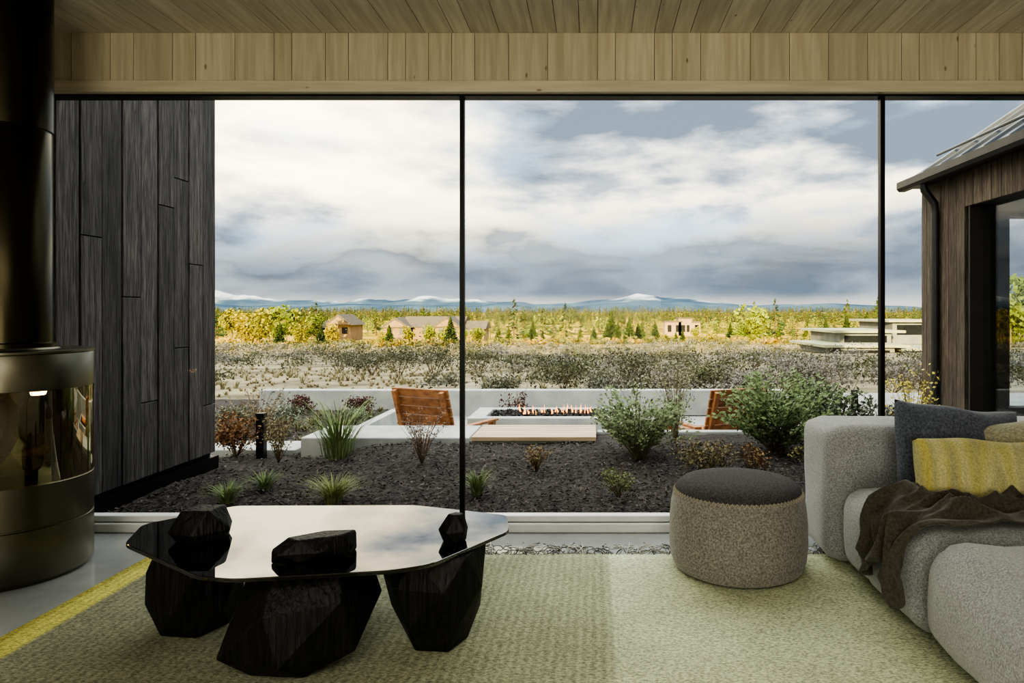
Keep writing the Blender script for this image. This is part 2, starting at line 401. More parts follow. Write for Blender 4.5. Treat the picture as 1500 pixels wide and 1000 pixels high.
addgem('leg_2',[(.17,.15,0,-.02,0,5,.1),(.25,.21,.1,-.03,0,6,.6),(.245,.2,.25,.02,0,6,.2),(.2,.15,.37,0.02,0.02,5,.5)],-1.04,2.43,0.1,12)
addgem('leg_3',[(.1,.1,0,.02,0,5,.2),(.17,.16,.13,0,0,5,.5),(.195,.18,.25,0,0,6,.9),(.15,.14,.37,0.04,0,5,.4)],-.60,2.57,0,5)
addgem('leg_1_top',[(.095,.085,.386,0,0,6,.2),(.115,.10,.42,0,0,5,.6),(.08,.065,.50,0,0,4,.2)],-1.50,2.62,0.5,4)
addgem('leg_2_top',[(.14,.055,.386,0,0,6,.2),(.15,.07,.42,0,0,6,.6),(.12,.045,.46,0.02,0,5,.2)],-.985,2.42,0.45,5)
addgem('leg_3_top',[(.045,.045,.386,0,0,5,.2),(.058,.055,.43,0,0,5,.6),(.03,.025,.49,0.01,0,4,.2)],-.53,2.58,0,6)

# ------------------------------------------------------------- ottoman
ox,oy,orr=.70,3.33,.325
ot=empty('ottoman',(ox,oy,0))
b=MB()
b.lathe([(0,.014),(orr-.05,.014),(orr-.018,.03),(orr-.002,.07),(orr+.006,.14),(orr+.004,.25),(orr-.004,.33),(orr-.014,.375),(orr-.024,.392)],ox,oy,96); b.obj('felt_body',M_otto,ot,smooth=True)
b=MB()
b.lathe([(orr-.024,.392),(orr-.03,.41),(orr-.06,.432),(orr-.12,.445),(orr-.2,.45),(0,.452)],ox,oy,96); b.obj('felt_top',M_ottot,ot,smooth=True)
b=MB()
n=90
for i in range(n):
    a=2*math.pi*i/n; a2=2*math.pi*(i+.5)/n; a3=2*math.pi*(i+1)/n
    q=lambda a,z,r:(ox+r*math.cos(a),oy+r*math.sin(a),z)
    b.tube([q(a,.378,orr-.0120),q(a2,.396,orr-.0225)],.0018,4); b.tube([q(a2,.396,orr-.0225),q(a3,.378,orr-.0120)],.0018,4)
b.obj('blanket_stitching',M_thread,ot)

# ------------------------------------------------------------- sofa
so=empty('sofa',(1.9,2,0))
def piece(name,x0,x1,y0,y1,z0,z1,r,bl,wr,seed,mat=M_sofa,n=16):
    bm=rbox_bm(((x1-x0)/2,(y1-y0)/2,(z1-z0)/2),r,n,bl,wr,3.5,seed)
    return bmobj(bm,name,mat,so,Matrix.Translation(((x0+x1)/2,(y0+y1)/2,(z0+z1)/2)))
piece('arm',1.13,2.62,3.3,3.72,.03,.69,.075,(.0,.015,.012),.008,1)
piece('seat_cushion_1',1.20,2.35,2.50,3.33,.03,.425,.11,(.04,.0,.02),.018,2)
piece('seat_cushion_2',1.20,2.35,1.22,2.515,.03,.425,.12,(.05,.0,.03),.018,3)
piece('seat_cushion_3',1.20,2.35,.05,1.24,.03,.425,.12,(.05,.0,.03),.014,4)
piece('backrest',2.25,2.64,.05,3.32,.03,.70,.09,(.02,0,.01),.01,5)
b=MB(); b.box(1.34,2.55,.15,3.62,.012,.06); b.obj('plinth',M_black,so)

def pillow(name,loc,w,h,t,rot,mat,seed=0):
    bm=bmesh.new(); n=26; top={};bot={}
    for j in range(n+1):
        for i in range(n+1):
            u=-1+2*i/n; v=-1+2*j/n
            pin=1-.05*(abs(u)*abs(v))**2-.045*(1-v*v)*abs(u)**3-.06*(1-u*u)*abs(v)**3
            th=t/2*((1-abs(u)**2.6)*(1-abs(v)**2.6))**.5
            x=u*w/2*pin; z=v*h/2*pin
            wv=noise.noise(Vector((x*7,z*7,seed)))*.016+noise.noise(Vector((x*16,z*16,seed)))*.006
            x+=noise.noise(Vector((z*5,seed,1)))*.012; z+=noise.noise(Vector((x*5,seed,7)))*.018
            e=(i in(0,n) or j in(0,n))
            top[i,j]=bm.verts.new((x,-th+wv*(0 if e else 1),z))
            bot[i,j]=top[i,j] if e else bm.verts.new((x,th+wv,z))
    for j in range(n):
        for i in range(n):
            bm.faces.new((top[i,j],top[i+1,j],top[i+1,j+1],top[i,j+1]))
            f=[bot[i,j],bot[i,j+1],bot[i+1,j+1],bot[i+1,j]]
            try: bm.faces.new(f)
            except ValueError: pass
    o=bmobj(bm,name,mat)
    o.matrix_world=Matrix.Translation(loc)@Euler(rot).to_matrix().to_4x4()
    return o
pillow('throw_pillow',(1.66,3.11,.62),.60,.42,.19,(-.30,.10,.0),M_pb,1)
pillow('throw_pillow.001',(1.96,3.00,.60),.56,.38,.18,(-.3,-.12,-.25),M_pg,2)
pillow('lumbar_pillow',(1.655,2.86,.575),.64,.29,.17,(-.3,.03,-.05),M_py,3)

def throw():
    vs=[];fs=[]; ns,nt_=120,84
    r=.12
    def prof(s):
        top=.455; L1=2.2-1.28
        if s<L1: return Vector((2.2-s,0,top)),Vector((0,0,1))
        a=(s-L1)/r
        if a<math.pi/2: return Vector((1.28-r*math.sin(a),0,top-r+r*math.cos(a))),Vector((-math.sin(a),0,math.cos(a)))
        d=s-L1-r*math.pi/2
        return Vector((1.28-r,0,top-r-d)),Vector((-1,0,0))
    for i in range(ns+1):
        for j in range(nt_+1):
            t=j/nt_; k=i/ns
            total=.92+.12*math.pi/2+.11+.07*math.sin(t*9+1)+.05*noise.noise(Vector((t*6,2,3)))
            ss=total*k
            p,nn=prof(ss)
            width=.60-.20*k
            yc=2.76+.04*math.sin(k*5)-.0*k
            y=yc+(t-.5)*width
            q=Vector((ss*3.0+t*2.2,t*4.2-ss*1.6,1.7))
            wv=max(0,1-abs(noise.noise(q))*2.0)**2
            q2=Vector((ss*5.0-t*2.4,t*7+ss*2.5,7.7)); w2=max(0,1-abs(noise.noise(q2))*2.2)**2
            f=wv*.060+w2*.028+.035*max(0,noise.noise(Vector((ss*3.1,y*4.2,9))))
            edge=min(1,min(t,1-t)*7); f*=(.2+.8*edge)
            p=p+nn*(f+.010); p.y=y+.04*noise.noise(Vector((ss*3,t*3,2)))
            vs.append(p)
    for i in range(ns):
        for j in range(nt_):
            a=i*(nt_+1)+j; fs.append((a,a+1,a+nt_+2,a+nt_+1))
    b=MB(); b.add(vs,fs); o=b.obj('throw_blanket',M_throw,smooth=True,angle=170)
    m=o.modifiers.new('sm','SMOOTH'); m.iterations=2
    m=o.modifiers.new('s','SOLIDIFY'); m.thickness=.006
throw()

# ------------------------------------------------------------- exterior left wall (charred boards)
lw=empty('exterior_wall_left',(-3.2,4.8,0))
b=MB(); y=3.955; k=0
br={1:[1.72],3:[1.35],4:[.62],5:[2.02],6:[.98,2.25],7:[1.62],8:[.5],0:[2.6]}
while y<5.6:
    y1=min(5.63,y+.186); cuts=[.1]+br.get(k,[])+[3.3]
    for z0,z1 in zip(cuts,cuts[1:]): b.box(-3.17,-3.12+.005*(k%2),y+.004,y1-.004,z0+.003,z1-.003)
    y=y1; k+=1
b.obj('charred_boards',M_char,lw,bevel=.003,seg=1)
b=MB(); b.box(-3.34,-3.16,3.955,5.62,0,3.3); b.box(-3.2,-3.10,3.955,5.64,-.06,.07); b.obj('backing_and_skirt',M_black,lw)

# ------------------------------------------------------------- house wing on the right
hw=empty('house_wing',(4.5,7,0))
b=MB(); y=4.4
WY0,WY1,WZ0,WZ1=4.9,7.40,.1,2.40
while y<8.42:
    y1=min(8.44,y+.17)
    if y1<=WY0 or y>=WY1: b.box(4.05,4.10,y+.003,y1-.003,-.2,2.85)
    else: b.box(4.05,4.10,y+.003,y1-.003,WZ1,2.85)
    y=y1
x=4.1
while x<7.5:
    if x<4.95 or x>7.2: b.box(x+.003,x+.167,8.40,8.44,-.2,2.85+max(0,(x-4.1)*.67))
    else: b.box(x+.003,x+.167,8.40,8.44,WZ1,2.85+max(0,(x-4.1)*.67))
    x+=.17
b.obj('charred_boards',M_charb,hw,bevel=.003,seg=1)
b=MB()
b.box(4.1,4.3,WY1,8.40,-.2,2.85); b.box(4.1,4.3,4.4,WY0,-.2,2.85); b.box(4.1,4.3,WY0,WY1,WZ1,2.85)
b.box(4.3,4.98,8.2,8.40,-.2,2.85); b.box(4.98,7.5,8.2,8.4,WZ1,2.85); b.box(4.98,7.5,8.2,8.4,-.2,WZ0); b.box(7.2,7.5,4.4,8.4,-.2,2.85)
b.box(4.06,4.28,WY1-.03,WY1,WZ0,WZ1); b.box(4.04,4.28,WY0,WY1,-.2,WZ0); b.box(4.1,7.5,4.4,8.2,2.45,2.6); b.box(4.3,7.5,4.4,8.2,-.2,0.02)
b.obj('window_reveal',M_darkwood,hw)
b=MB(); b.box(4.2,4.21,WY0,WY1-.03,WZ0,WZ1); b.box(4.98,7.2,8.3,8.31,WZ0,WZ1); b.obj('window_glass',glassmat('wing_window_glass',(.9,.92,.94,1),(.01,.12),blend=.3),hw)
b=MB()
sl=.67
def roofz(x): return 2.86+(x-3.86)*sl
b.prism([(3.86,4.2,roofz(3.86)),(7.6,4.2,roofz(7.6)),(7.6,4.2,roofz(7.6)-.12),(3.86,4.2,roofz(3.86)-.05)],(0,4.32,0),0)
y=4.3
while y<8.5:
    b.prism([(3.9,y,roofz(3.9)),(7.6,y,roofz(7.6)),(7.6,y,roofz(7.6)+.035),(3.9,y,roofz(3.9)+.035)],(0,.018,0),0); y+=.42
b.obj('metal_roof',M_roof,hw)
b=MB()
X=4.25; b.tube([(X,4.3,roofz(X)+.07),(X,8.45,roofz(X)+.07)],.016,6)
b.obj('snow_rail',M_roof,hw)
b=MB()
pr=[(3.78,2.86),(3.78,2.78),(3.81,2.745),(3.88,2.745),(3.91,2.78),(3.91,2.86)]
b.prism([(x,4.2,z) for x,z in pr],(0,4.33,0)); b.box(3.9,4.1,4.2,8.5,2.78,2.83)
b.tube([(3.86,8.0,2.76),(3.87,8.0,2.68),(3.99,8.0,2.52),(4.0,8.0,2.4),(4.0,8.0,-.15)],.045,10)
b.obj('gutter_and_downpipe',M_gutter,hw,smooth=True)

# ------------------------------------------------------------- garden ground
b=MB(); vs=[];fs=[]; gx=[-16+i*.1 for i in range(321)]; gy=[3.955]+[4.03+.1*j for j in range(82)]
for y in gy:
    for x in gx:
        if PX0+.02<x<PX1-.02 and PY0-.05<y<PY1-.02: z=-.5
        else:
            z=zt(x,y)-.015+.03*noise.noise(Vector((x*1.7,y*1.7,0)))+.018*noise.noise(Vector((x*7,y*7,3)))
            if y<4.1: z=min(z,0.0)
        vs.append((x,y,z))
nx=len(gx)
for j in range(len(gy)-1):
    for i in range(nx-1): a=j*nx+i; fs.append((a,a+1,a+nx+1,a+nx))
b.add(vs,fs); b.obj('ground_mulch_bed',M_mulch,smooth=True,angle=170)
def ongarden(x,y): return not (PX0-.1<x<PX1+.1 and PY0-.7<y<PY1+.2)
b=MB()
for i in range(32000):
    y=3.99+ (R()**1.5)*6.25; x=U(-3.05 if y<5.7 else -5.5,4.0)
    if not ongarden(x,y) : continue
    z=zt(x,y)+.018+.03*noise.noise(Vector((x*1.7,y*1.7,0)))-.015
    l=U(.006,.022);w=U(.004,.009); M=Matrix.Translation((x,y,z))@Euler((U(-.6,.6),U(-.6,.6),U(0,6.3))).to_matrix().to_4x4()
    b.add([M@Vector(v) for v in((-l,-w,0),(l,-w*.6,.002),(l*.8,w,0),(-l*.7,w*.8,.004))],[(0,1,2,3)])
b.obj('mulch_chips',M_chip)

def terrmat():
    m,nt,out=newmat('high_desert_ground'); L=nt.links.new
    p=N(nt,'ShaderNodeBsdfPrincipled',i_Roughness=1); p.inputs['Specular IOR Level'].default_value=0; L(p.outputs[0],out.inputs[0])
    g=N(nt,'ShaderNodeNewGeometry'); s=N(nt,'ShaderNodeSeparateXYZ'); L(g.outputs['Position'],s.inputs[0])
    n=N(nt,'ShaderNodeTexNoise',i_Scale=.6,i_Detail=8); L(g.outputs['Position'],n.inputs['Vector'])
    near=ramp(nt,[(.35,C(104,99,84)),(.6,C(150,142,120))]); L(n.outputs['Fac'],near.inputs[0])
    n2=N(nt,'ShaderNodeTexNoise',i_Scale=.018,i_Detail=8); L(g.outputs['Position'],n2.inputs['Vector'])
    far=ramp(nt,[(.38,C(112,108,46)),(.5,C(184,152,70)),(.66,C(208,176,98))]); L(n2.outputs['Fac'],far.inputs[0])
    f=mathn(nt,'MULTIPLY_ADD',s.outputs[1],1/45,-.9,True)
    L(mixc(nt,f,near.outputs[0],far.outputs[0]),p.inputs['Base Color'])
    return m
b=MB(); rows=[12.1*(1.075**j) for j in range(88)]; vs=[];fs=[]; nx=80
for y in rows:
    for i in range(nx+1):
        x=(-1+2*i/nx)*(16+1.5*y); vs.append((x,y,zt(x,y)))
for j in range(len(rows)-1):
    for i in range(nx): a=j*(nx+1)+i; fs.append((a,a+1,a+nx+2,a+nx+1))
b.add(vs,fs); b.obj('ground_desert_meadow',terrmat(),smooth=True,angle=170)
b=MB()
b.add([(-200,-300,-.25),(200,-300,-.25),(200,12.2,-.32),(-200,12.2,-.32)],[(0,1,2,3)]); b.obj('ground_surroundings',M_patio)
b=MB(); vs=[];fs=[]; nx=60
for j,(y,k) in enumerate([(-28,0),(-36,.75),(-42,1),(-70,.9),(-120,0)]):
    for i in range(nx+1):
        x=-160+320*i/nx; vs.append((x,y,-.4+k*(10.4+2.2*noise.noise(Vector((x*.05,y*.02,0))))))
for j in range(4):
    for i in range(nx): a=j*(nx+1)+i; fs.append((a,a+1,a+nx+2,a+nx+1))
b.add(vs,fs); b.obj('sun_blocking_ridge',M_mulch,smooth=True,angle=170)  # unseen ridge added to block the low sun from the near ground
for k,(Y,hh,ph) in enumerate([(5200,135,0),(4300,74,8)]):
    b=MB(); vs=[];fs=[]; nx=260
    for i in range(nx+1):
        x=-5200+10400*i/nx
        h=hh*(.75+.45*noise.noise(Vector((x*.0011+ph,ph,0)))+.22*noise.noise(Vector((x*.004,ph,4)))+.06*noise.noise(Vector((x*.013,ph,4))))
        if k==0: h*= 1.0 if x<900 else max(.3,1-(x-900)/900)
        if k==0 and x<-2100: h*=1.25
        h=max(h,6)
        vs+=[(x,Y,-20),(x,Y+150,h*.6),(x,Y+420,h),(x,Y+900,0)]
    for i in range(nx):
        for j in range(3): a=i*4+j; fs.append((a,a+4,a+5,a+1))
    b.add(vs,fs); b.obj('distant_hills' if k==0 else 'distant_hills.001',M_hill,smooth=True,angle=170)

# ------------------------------------------------------------- patio
b=MB()
b.box(PX0,PX1,PY0,PY1,-.5,-.42); b.obj('patio_paving',M_patio)
bn=empty('concrete_bench',(-1.3,6.6,0))
b=MB(); b.box(-2.7,-1.15,6.28,6.97,-.5,.095); b.box(-1.15,0.0,6.32,6.97,-.5,.06); b.obj('concrete_block',M_conc,bn,bevel=.01)
b=MB()
for i in range(6): b.box(-1.13,0.02,6.29+i*.115,6.29+i*.115+.105,.06,.1)
b.obj('timber_seat_slats',M_ipe,bn,bevel=.004)
b=MB(); b.box(-5.05,2.9,10.3,10.52,-.5,.07); b.obj('retaining_wall',M_conc,bevel=.01)
b=MB(); b.box(.03,PX1+.1,6.86,6.975,-.5,.05); b.box(PX0-.12,PX0-.005,6.98,10.29,-.5,-.06); b.box(PX1+.005,PX1+.12,6.98,10.29,-.5,-.08); b.obj('patio_curb',M_conc,bevel=.008)
b=MB(); b.box(-4.6,-2.78,6.35,6.8,-.2,-.03); b.obj('garden_path',M_conc,bevel=.01)
b=MB(); b.box(2.99,9,9.0,11.6,-.4,-.12); b.box(2.99,4.0,5.9,9.0,-.3,-.03); b.obj('side_terrace',M_patio,bevel=.01)
fp=empty('fire_pit',(-.47,8.5,-.42))
b=MB()
b.box(-1.5,.57,8.06,8.2,-.42,.0); b.box(-1.5,.57,8.82,8.96,-.42,.0); b.box(-1.5,-1.3,8.2,8.82,-.42,0); b.box(.37,.57,8.2,8.82,-.42,0)
b.obj('concrete_surround',M_conc,fp,bevel=.01)
b=MB(); b.box(-1.3,.37,8.2,8.82,-.2,-.05); b.obj('burner_tray',M_black,fp)
b=MB()
for i in range(420):
    x,y=U(-1.26,.33),U(8.23,8.8); r=U(.018,.035); M=Matrix.Translation((x,y,-.03+R()*.03))@Euler((R()*6,R()*6,R()*6)).to_matrix().to_4x4()
    b.add([M@Vector((a*r*U(.7,1),c*r*U(.7,1),d*r)) for a,c,d in((1,0,0),(-1,0,0),(0,1,0),(0,-1,0),(0,0,1),(0,0,-1))],[(0,2,4),(2,1,4),(1,3,4),(3,0,4),(2,0,5),(1,2,5),(3,1,5),(0,3,5)])
b.obj('lava_rocks',M_lava,fp)
b=MB()
for i in range(26): flame(b,-.92+i*.037+U(-.03,.03),8.5+U(-.05,.05),-.02,U(.04,.15),U(.006,.016))
b.obj('flames',emis('gas_flames',(1,.34,.07,1),3),fp)

def chair(name,x,y,rz,z=-.42):
    e=empty(name,(x,y,z)); M=Matrix.Translation((x,y,z))@Matrix.Rotation(rz,4,'Z')
    b=MB()
    Mb=M@Matrix.Translation((0,-.30,.30))@Matrix.Rotation(.30,4,'X')
    for i in range(6): b.box(-.36,.36,-.012,.012,.0+i*.1,.092+i*.1,0,Mb)
    b.box(-.33,-.28,-.06,-.012,-.12,.58,0,Mb); b.box(.28,.33,-.06,-.012,-.12,.58,0,Mb)
    Ms=M@Matrix.Translation((0,-.28,.30))@Matrix.Rotation(.1,4,'X')
    for i in range(6): b.box(-.33,.33,i*.1,i*.1+.09,-.02,.005,0,Ms)
    for sx_ in(-1,1):
        b.box(sx_*.40-.04,sx_*.40+.04,-.30,.38,.44,.465,0,M)
        b.box(sx_*.38-.03,sx_*.38+.03,.30,.37,0,.44,0,M); b.box(sx_*.38-.03,sx_*.38+.03,-.30,-.23,0,.44,0,M)
        b.box(sx_*.34-.02,sx_*.34+.02,-.34,.36,.22,.30,0,M)
    b.obj('timber_frame',M_cedar,e,bevel=.003,seg=1)
chair('lounge_chair',-1.64,7.6,-.42)
chair('lounge_chair.001',1.34,7.6,.42)
def bollard(name,x,y):
    z=zt(x,y); e=empty(name,(x,y,z))
    b=MB(); b.box(x-.035,x+.035,y-.035,y+.035,z-.1,z+.34); b.box(x-.03,x+.03,y-.03,y+.03,z+.34,z+.36); b.box(x-.038,x+.038,y-.038,y+.038,z+.36,z+.40)
    b.obj('post',M_black,e,bevel=.004)
bollard('bollard_light',-3.02,6.2); bollard('bollard_light.001',3.4,8.9)

# ------------------------------------------------------------- vegetation
def bush(b,x,y,r,h,col,n=500,leaf=.03,shade=.45,z=None,stems=True,up=.2):
    z=zt(x,y) if z is None else z
    lob=[(U(-.6,.6)*r,U(-.6,.6)*r,U(.3,.75)*h,U(.28,.55)) for _ in range(10)]
    for i in range(n):
        lx,ly,lz,lr=random.choice(lob)
        d=Vector((random.gauss(0,1),random.gauss(0,1),random.gauss(0,1))).normalized(); k=U(.35,1)**.5
        if R()<.12: k*=1.35
        p=Vector((x+lx+d.x*lr*r*k, y+ly+d.y*lr*r*k, z+max(.02*h,lz+d.z*lr*h*.62*k)))
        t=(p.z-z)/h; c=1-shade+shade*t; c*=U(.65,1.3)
        a=Vector((random.gauss(0,1),random.gauss(0,1),random.gauss(0,1)+up)).normalized(); q=a.orthogonal(); q.rotate(Matrix.Rotation(R()*6.3,3,a)); l=leaf*U(.6,1.3)
        b.add([p-q*l*.32,p+a*l,p+q*l*.32,p-a*l*.5],[(0,1,2,3)],0,(col[0]*c,col[1]*c,col[2]*c))
    if stems:
        for i in range(14):
            a=U(0,6.3); e=Vector((x+math.cos(a)*r*.6,y+math.sin(a)*r*.6,z+h*U(.5,1.)))
            b.tube([(x+U(-.03,.03)*r,y,z-.02),e],.004+.004*h,3,0,(.12,.09,.06),.002)
def fern(b,x,y,r,h,col,n=60,leaf=.02,shade=.4):
    z=zt(x,y)
    for i in range(n):
        a=U(0,6.3); o=r*U(.25,1.05); H=h*U(.45,1.05)*(1.05-.35*o/r)
        p0=Vector((x+U(-.1,.1)*r,y+U(-.1,.1)*r,z-.02)); p2=Vector((x+math.cos(a)*o,y+math.sin(a)*o,z+H)); p1=(p0+p2)/2+Vector((0,0,H*.22))
        pts=[p0*(1-t)**2+p1*2*t*(1-t)+p2*t*t for t in(0,.25,.5,.75,1)]
        b.tube(pts,.003,3,0,(.14,.12,.07),.001)
        for k in range(34):
            t=U(.22,1.02); p=p0*(1-t)**2+p1*2*t*(1-t)+p2*t*t
            p=p+Vector((U(-1,1),U(-1,1),U(-.6,1)))*.035
            aa=Vector((math.cos(a)+U(-1,1),math.sin(a)+U(-1,1),U(-.3,1.1))).normalized()*leaf*U(.6,1.3); q=aa.orthogonal()*.35
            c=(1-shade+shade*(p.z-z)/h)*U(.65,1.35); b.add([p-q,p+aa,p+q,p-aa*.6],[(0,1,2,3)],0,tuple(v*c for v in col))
def grass(b,x,y,r,h,col,n=120,w=.006,z=None,stiff=.5):
    z=zt(x,y) if z is None else z
    for i in range(n):
        a=U(0,6.3); rr=R()*r*.25; x0=x+rr*math.cos(a); y0=y+rr*math.sin(a); a+=U(-.4,.4)
        H=h*U(.55,1.05); out=r*U(.3,1.1); c=U(.6,1.3); col2=(col[0]*c,col[1]*c,col[2]*c)
        px,py=-math.sin(a)*w,math.cos(a)*w; vs=[]
        for k in range(5):
            t=k/4; d=out*t**1.8; zz=H*(t-(1-stiff)*.55*t**3); ww=1-t*.9
            vs+=[(x0+math.cos(a)*d-px*ww,y0+math.sin(a)*d-py*ww,z-.01+zz),(x0+math.cos(a)*d+px*ww,y0+math.sin(a)*d+py*ww,z-.01+zz)]
        b.add(vs,[(2*k,2*k+1,2*k+3,2*k+2) for k in range(4)],0,col2)
def twiggy(b,x,y,r,h,col,leafcol,n=26,leaf=.012):
    z=zt(x,y)
    for i in range(n):
        a=U(0,6.3); o=U(.3,1)*r; H=h*U(.6,1.05)
        pts=[Vector((x,y,z-.02)),Vector((x+math.cos(a)*o*.4,y+math.sin(a)*o*.4,z+H*.55)),Vector((x+math.cos(a)*o,y+math.sin(a)*o,z+H))]
        b.tube(pts,.003,3,0,col,.0012)
        for k in range(14):
            t=U(.3,1.); p=pts[0].lerp(pts[1],t*2) if t<.5 else pts[1].lerp(pts[2],t*2-1)
            p=p+Vector((U(-1,1),U(-1,1),U(-1,1)))*.02; aa=Vector((U(-1,1),U(-1,1),U(-.2,1))).normalized()*leaf; q=aa.orthogonal()*.5
            c=U(.7,1.3); b.add([p-q,p+aa,p+q,p-aa],[(0,1,2,3)],0,tuple(v*c for v in leafcol))
g=lambda r_,g_,b_:C(r_,g_,b_)[:3]
def one(name,fn,*a,**k):
    b=MB(); fn(b,*a,**k); return b.obj(name,M_leaf)
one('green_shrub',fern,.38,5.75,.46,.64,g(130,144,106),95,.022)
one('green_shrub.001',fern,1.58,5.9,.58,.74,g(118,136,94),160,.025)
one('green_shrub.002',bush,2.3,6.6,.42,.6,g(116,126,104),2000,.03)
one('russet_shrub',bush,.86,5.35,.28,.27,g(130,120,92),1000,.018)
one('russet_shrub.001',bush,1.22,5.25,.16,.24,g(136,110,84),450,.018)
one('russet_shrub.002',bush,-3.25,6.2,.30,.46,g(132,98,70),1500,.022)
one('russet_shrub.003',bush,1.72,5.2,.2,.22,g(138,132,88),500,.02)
one('ornamental_grass',grass,-2.22,5.92,.50,.72,g(132,148,102),200,.005)
one('ornamental_grass.001',grass,-2.42,4.5,.17,.18,g(122,138,94),190,.003)
one('ornamental_grass.002',grass,-2.34,4.85,.16,.17,g(118,136,94),170,.003)
one('ornamental_grass.003',grass,-1.72,4.5,.21,.24,g(150,158,108),300,.003)
one('ornamental_grass.004',grass,-.80,4.68,.15,.24,g(124,138,96),180,.003)
one('lavender_plant',bush,.17,4.62,.15,.20,g(138,148,104),760,.011)
one('twiggy_perennial',twiggy,-1.40,5.55,.24,.46,(.18,.14,.12),g(138,116,104),34,.009)
one('twiggy_perennial.001',twiggy,-2.75,5.95,.2,.4,(.14,.10,.06),g(130,120,90))
one('twiggy_perennial.002',twiggy,-.45,5.35,.12,.2,(.12,.09,.05),g(130,112,90))
one('twiggy_perennial.003',twiggy,.75,6.3,.35,.95,(.2,.17,.12),g(138,138,108),44)
one('twiggy_perennial.004',twiggy,2.62,5.6,.25,.80,(.2,.16,.07),g(182,170,92),40,.016)
one('twiggy_perennial.005',twiggy,-3.4,6.9,.35,.6,(.16,.13,.09),g(130,116,90),34)
one('barberry_shrub',bush,-4.15,9.7,.26,.26,g(100,64,66),700,.026)
one('barberry_shrub.001',bush,-3.35,9.6,.28,.27,g(96,62,64),700,.026)
one('barberry_shrub.002',bush,-1.1,9.9,.26,.62,g(96,62,64),500,.026,z=-.42)
one('silver_shrub',bush,-3.7,8.3,.22,.3,g(142,150,136),700,.022)
one('silver_shrub.001',bush,-3.0,8.6,.18,.22,g(130,140,122),500,.022)
one('silver_shrub.002',bush,-4.4,8.2,.25,.28,g(122,122,104),600,.024)
one('silver_shrub.003',bush,2.6,5.95,.3,.45,g(136,136,130),1100,.024)
one('silver_shrub.004',bush,-3.6,7.6,.2,.2,g(132,122,104),500,.024)
b=MB()
for i in range(90):
    x=U(-5,-2.9);y=U(6.9,10)
    grass(b,x,y,.1,.14,g(128,122,94),26,.006)
b.obj('garden_grasses',M_leaf)

# sagebrush
b=MB()
sage=[g(134,132,126),g(140,136,132),g(122,123,106),g(112,114,92),g(148,143,134),g(104,108,82),g(94,98,74)]
def dirt(x,y): return -14<x<-3.4 and 12<y<24
for i in range(820):
    y=12.2+ (R()**1.0)*50; x=U(-.62*y-2,.66*y+4)
    if dirt(x,y) and R()<.88: continue
    if 13<x<28 and y>34: continue
    r=U(.4,.85)*(1+y*.006); h=U(.25,.6)*(1+y*.006)
    if R()<.14: r*=1.4; h*=1.6
    if y<18: h*=.8
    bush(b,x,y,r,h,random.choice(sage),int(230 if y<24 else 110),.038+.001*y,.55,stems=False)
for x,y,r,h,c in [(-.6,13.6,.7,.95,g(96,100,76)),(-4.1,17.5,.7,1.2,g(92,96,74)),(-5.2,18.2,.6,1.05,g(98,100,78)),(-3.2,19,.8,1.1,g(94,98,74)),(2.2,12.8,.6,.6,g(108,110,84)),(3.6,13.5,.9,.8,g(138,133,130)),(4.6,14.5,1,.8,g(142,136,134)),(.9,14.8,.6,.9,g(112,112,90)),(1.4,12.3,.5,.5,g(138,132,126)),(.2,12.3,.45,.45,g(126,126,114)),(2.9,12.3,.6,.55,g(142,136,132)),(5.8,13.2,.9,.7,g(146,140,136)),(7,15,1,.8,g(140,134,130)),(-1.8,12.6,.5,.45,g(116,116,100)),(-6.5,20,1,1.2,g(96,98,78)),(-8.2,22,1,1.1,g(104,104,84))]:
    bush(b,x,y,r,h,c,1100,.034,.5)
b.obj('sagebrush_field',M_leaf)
b=MB()
for i in range(520):
    x=U(-14,-3.6);y=U(12.2,25); grass(b,x,y,.12,.13,g(148,136,106),14,.012)
for i in range(700):
    y=U(14,56); x=U(-.6*y,.66*y)
    if 11<x and y>34: continue
    grass(b,x,y,.2,.3,g(150,142,112),12,.018)
b.obj('dry_grass_tufts',M_leaf)

# trees
def conifer(b,x,y,h,col,n=70,z=None):
    z=zt(x,y)-.3 if z is None else z
    b.tube([(x,y,z),(x,y,z+h*.9)],h*.02,4,0,(.12,.08,.05),h*.004)
    for i in range(n):
        t=(R()**.8); zz=z+h*(.1+.9*t); rr=h*.26*(1-t)**.85*U(.6,1.15)+h*.01; a=U(0,6.3); c=U(.55,1.35)
        dx,dy=math.cos(a),math.sin(a); w=h*.05*(1.3-t)
        b.add([(x,y,zz+h*.03),(x+dx*rr-dy*w,y+dy*rr+dx*w,zz-h*.03),(x+dx*rr*1.15,y+dy*rr*1.15,zz+h*.0),(x+dx*rr+dy*w,y+dy*rr-dx*w,zz-h*.035)],[(0,1,2,3)],0,(col[0]*c,col[1]*c,col[2]*c))
def decid(b,x,y,h,col,n=260,wd=.38):
    z=zt(x,y)-.2
    b.tube([(x,y,z),(x,y,z+h*.5)],h*.02,4,0,(.2,.15,.1),h*.01)
    lob=[(U(-.5,.5)*h*wd,U(-.5,.5)*h*wd,U(.3,.85)*h,U(.14,.24)*h) for _ in range(9)]
    for i in range(n):
        lx,ly,lz,lr=random.choice(lob); d=Vector((random.gauss(0,1),random.gauss(0,1),random.gauss(0,1))).normalized()*lr*U(.7,1)
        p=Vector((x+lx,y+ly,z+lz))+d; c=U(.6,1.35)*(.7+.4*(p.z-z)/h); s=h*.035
        a=Vector((U(-1,1),U(-1,1),U(-1,1))).normalized(); q=a.orthogonal()
        b.add([p-q*s,p-a*s,p+q*s,p+a*s],[(0,1,2,3)],0,(col[0]*c,col[1]*c,col[2]*c))
yel=[g(140,144,54),g(126,138,56),g(154,144,56),g(108,124,52),g(134,132,52)]
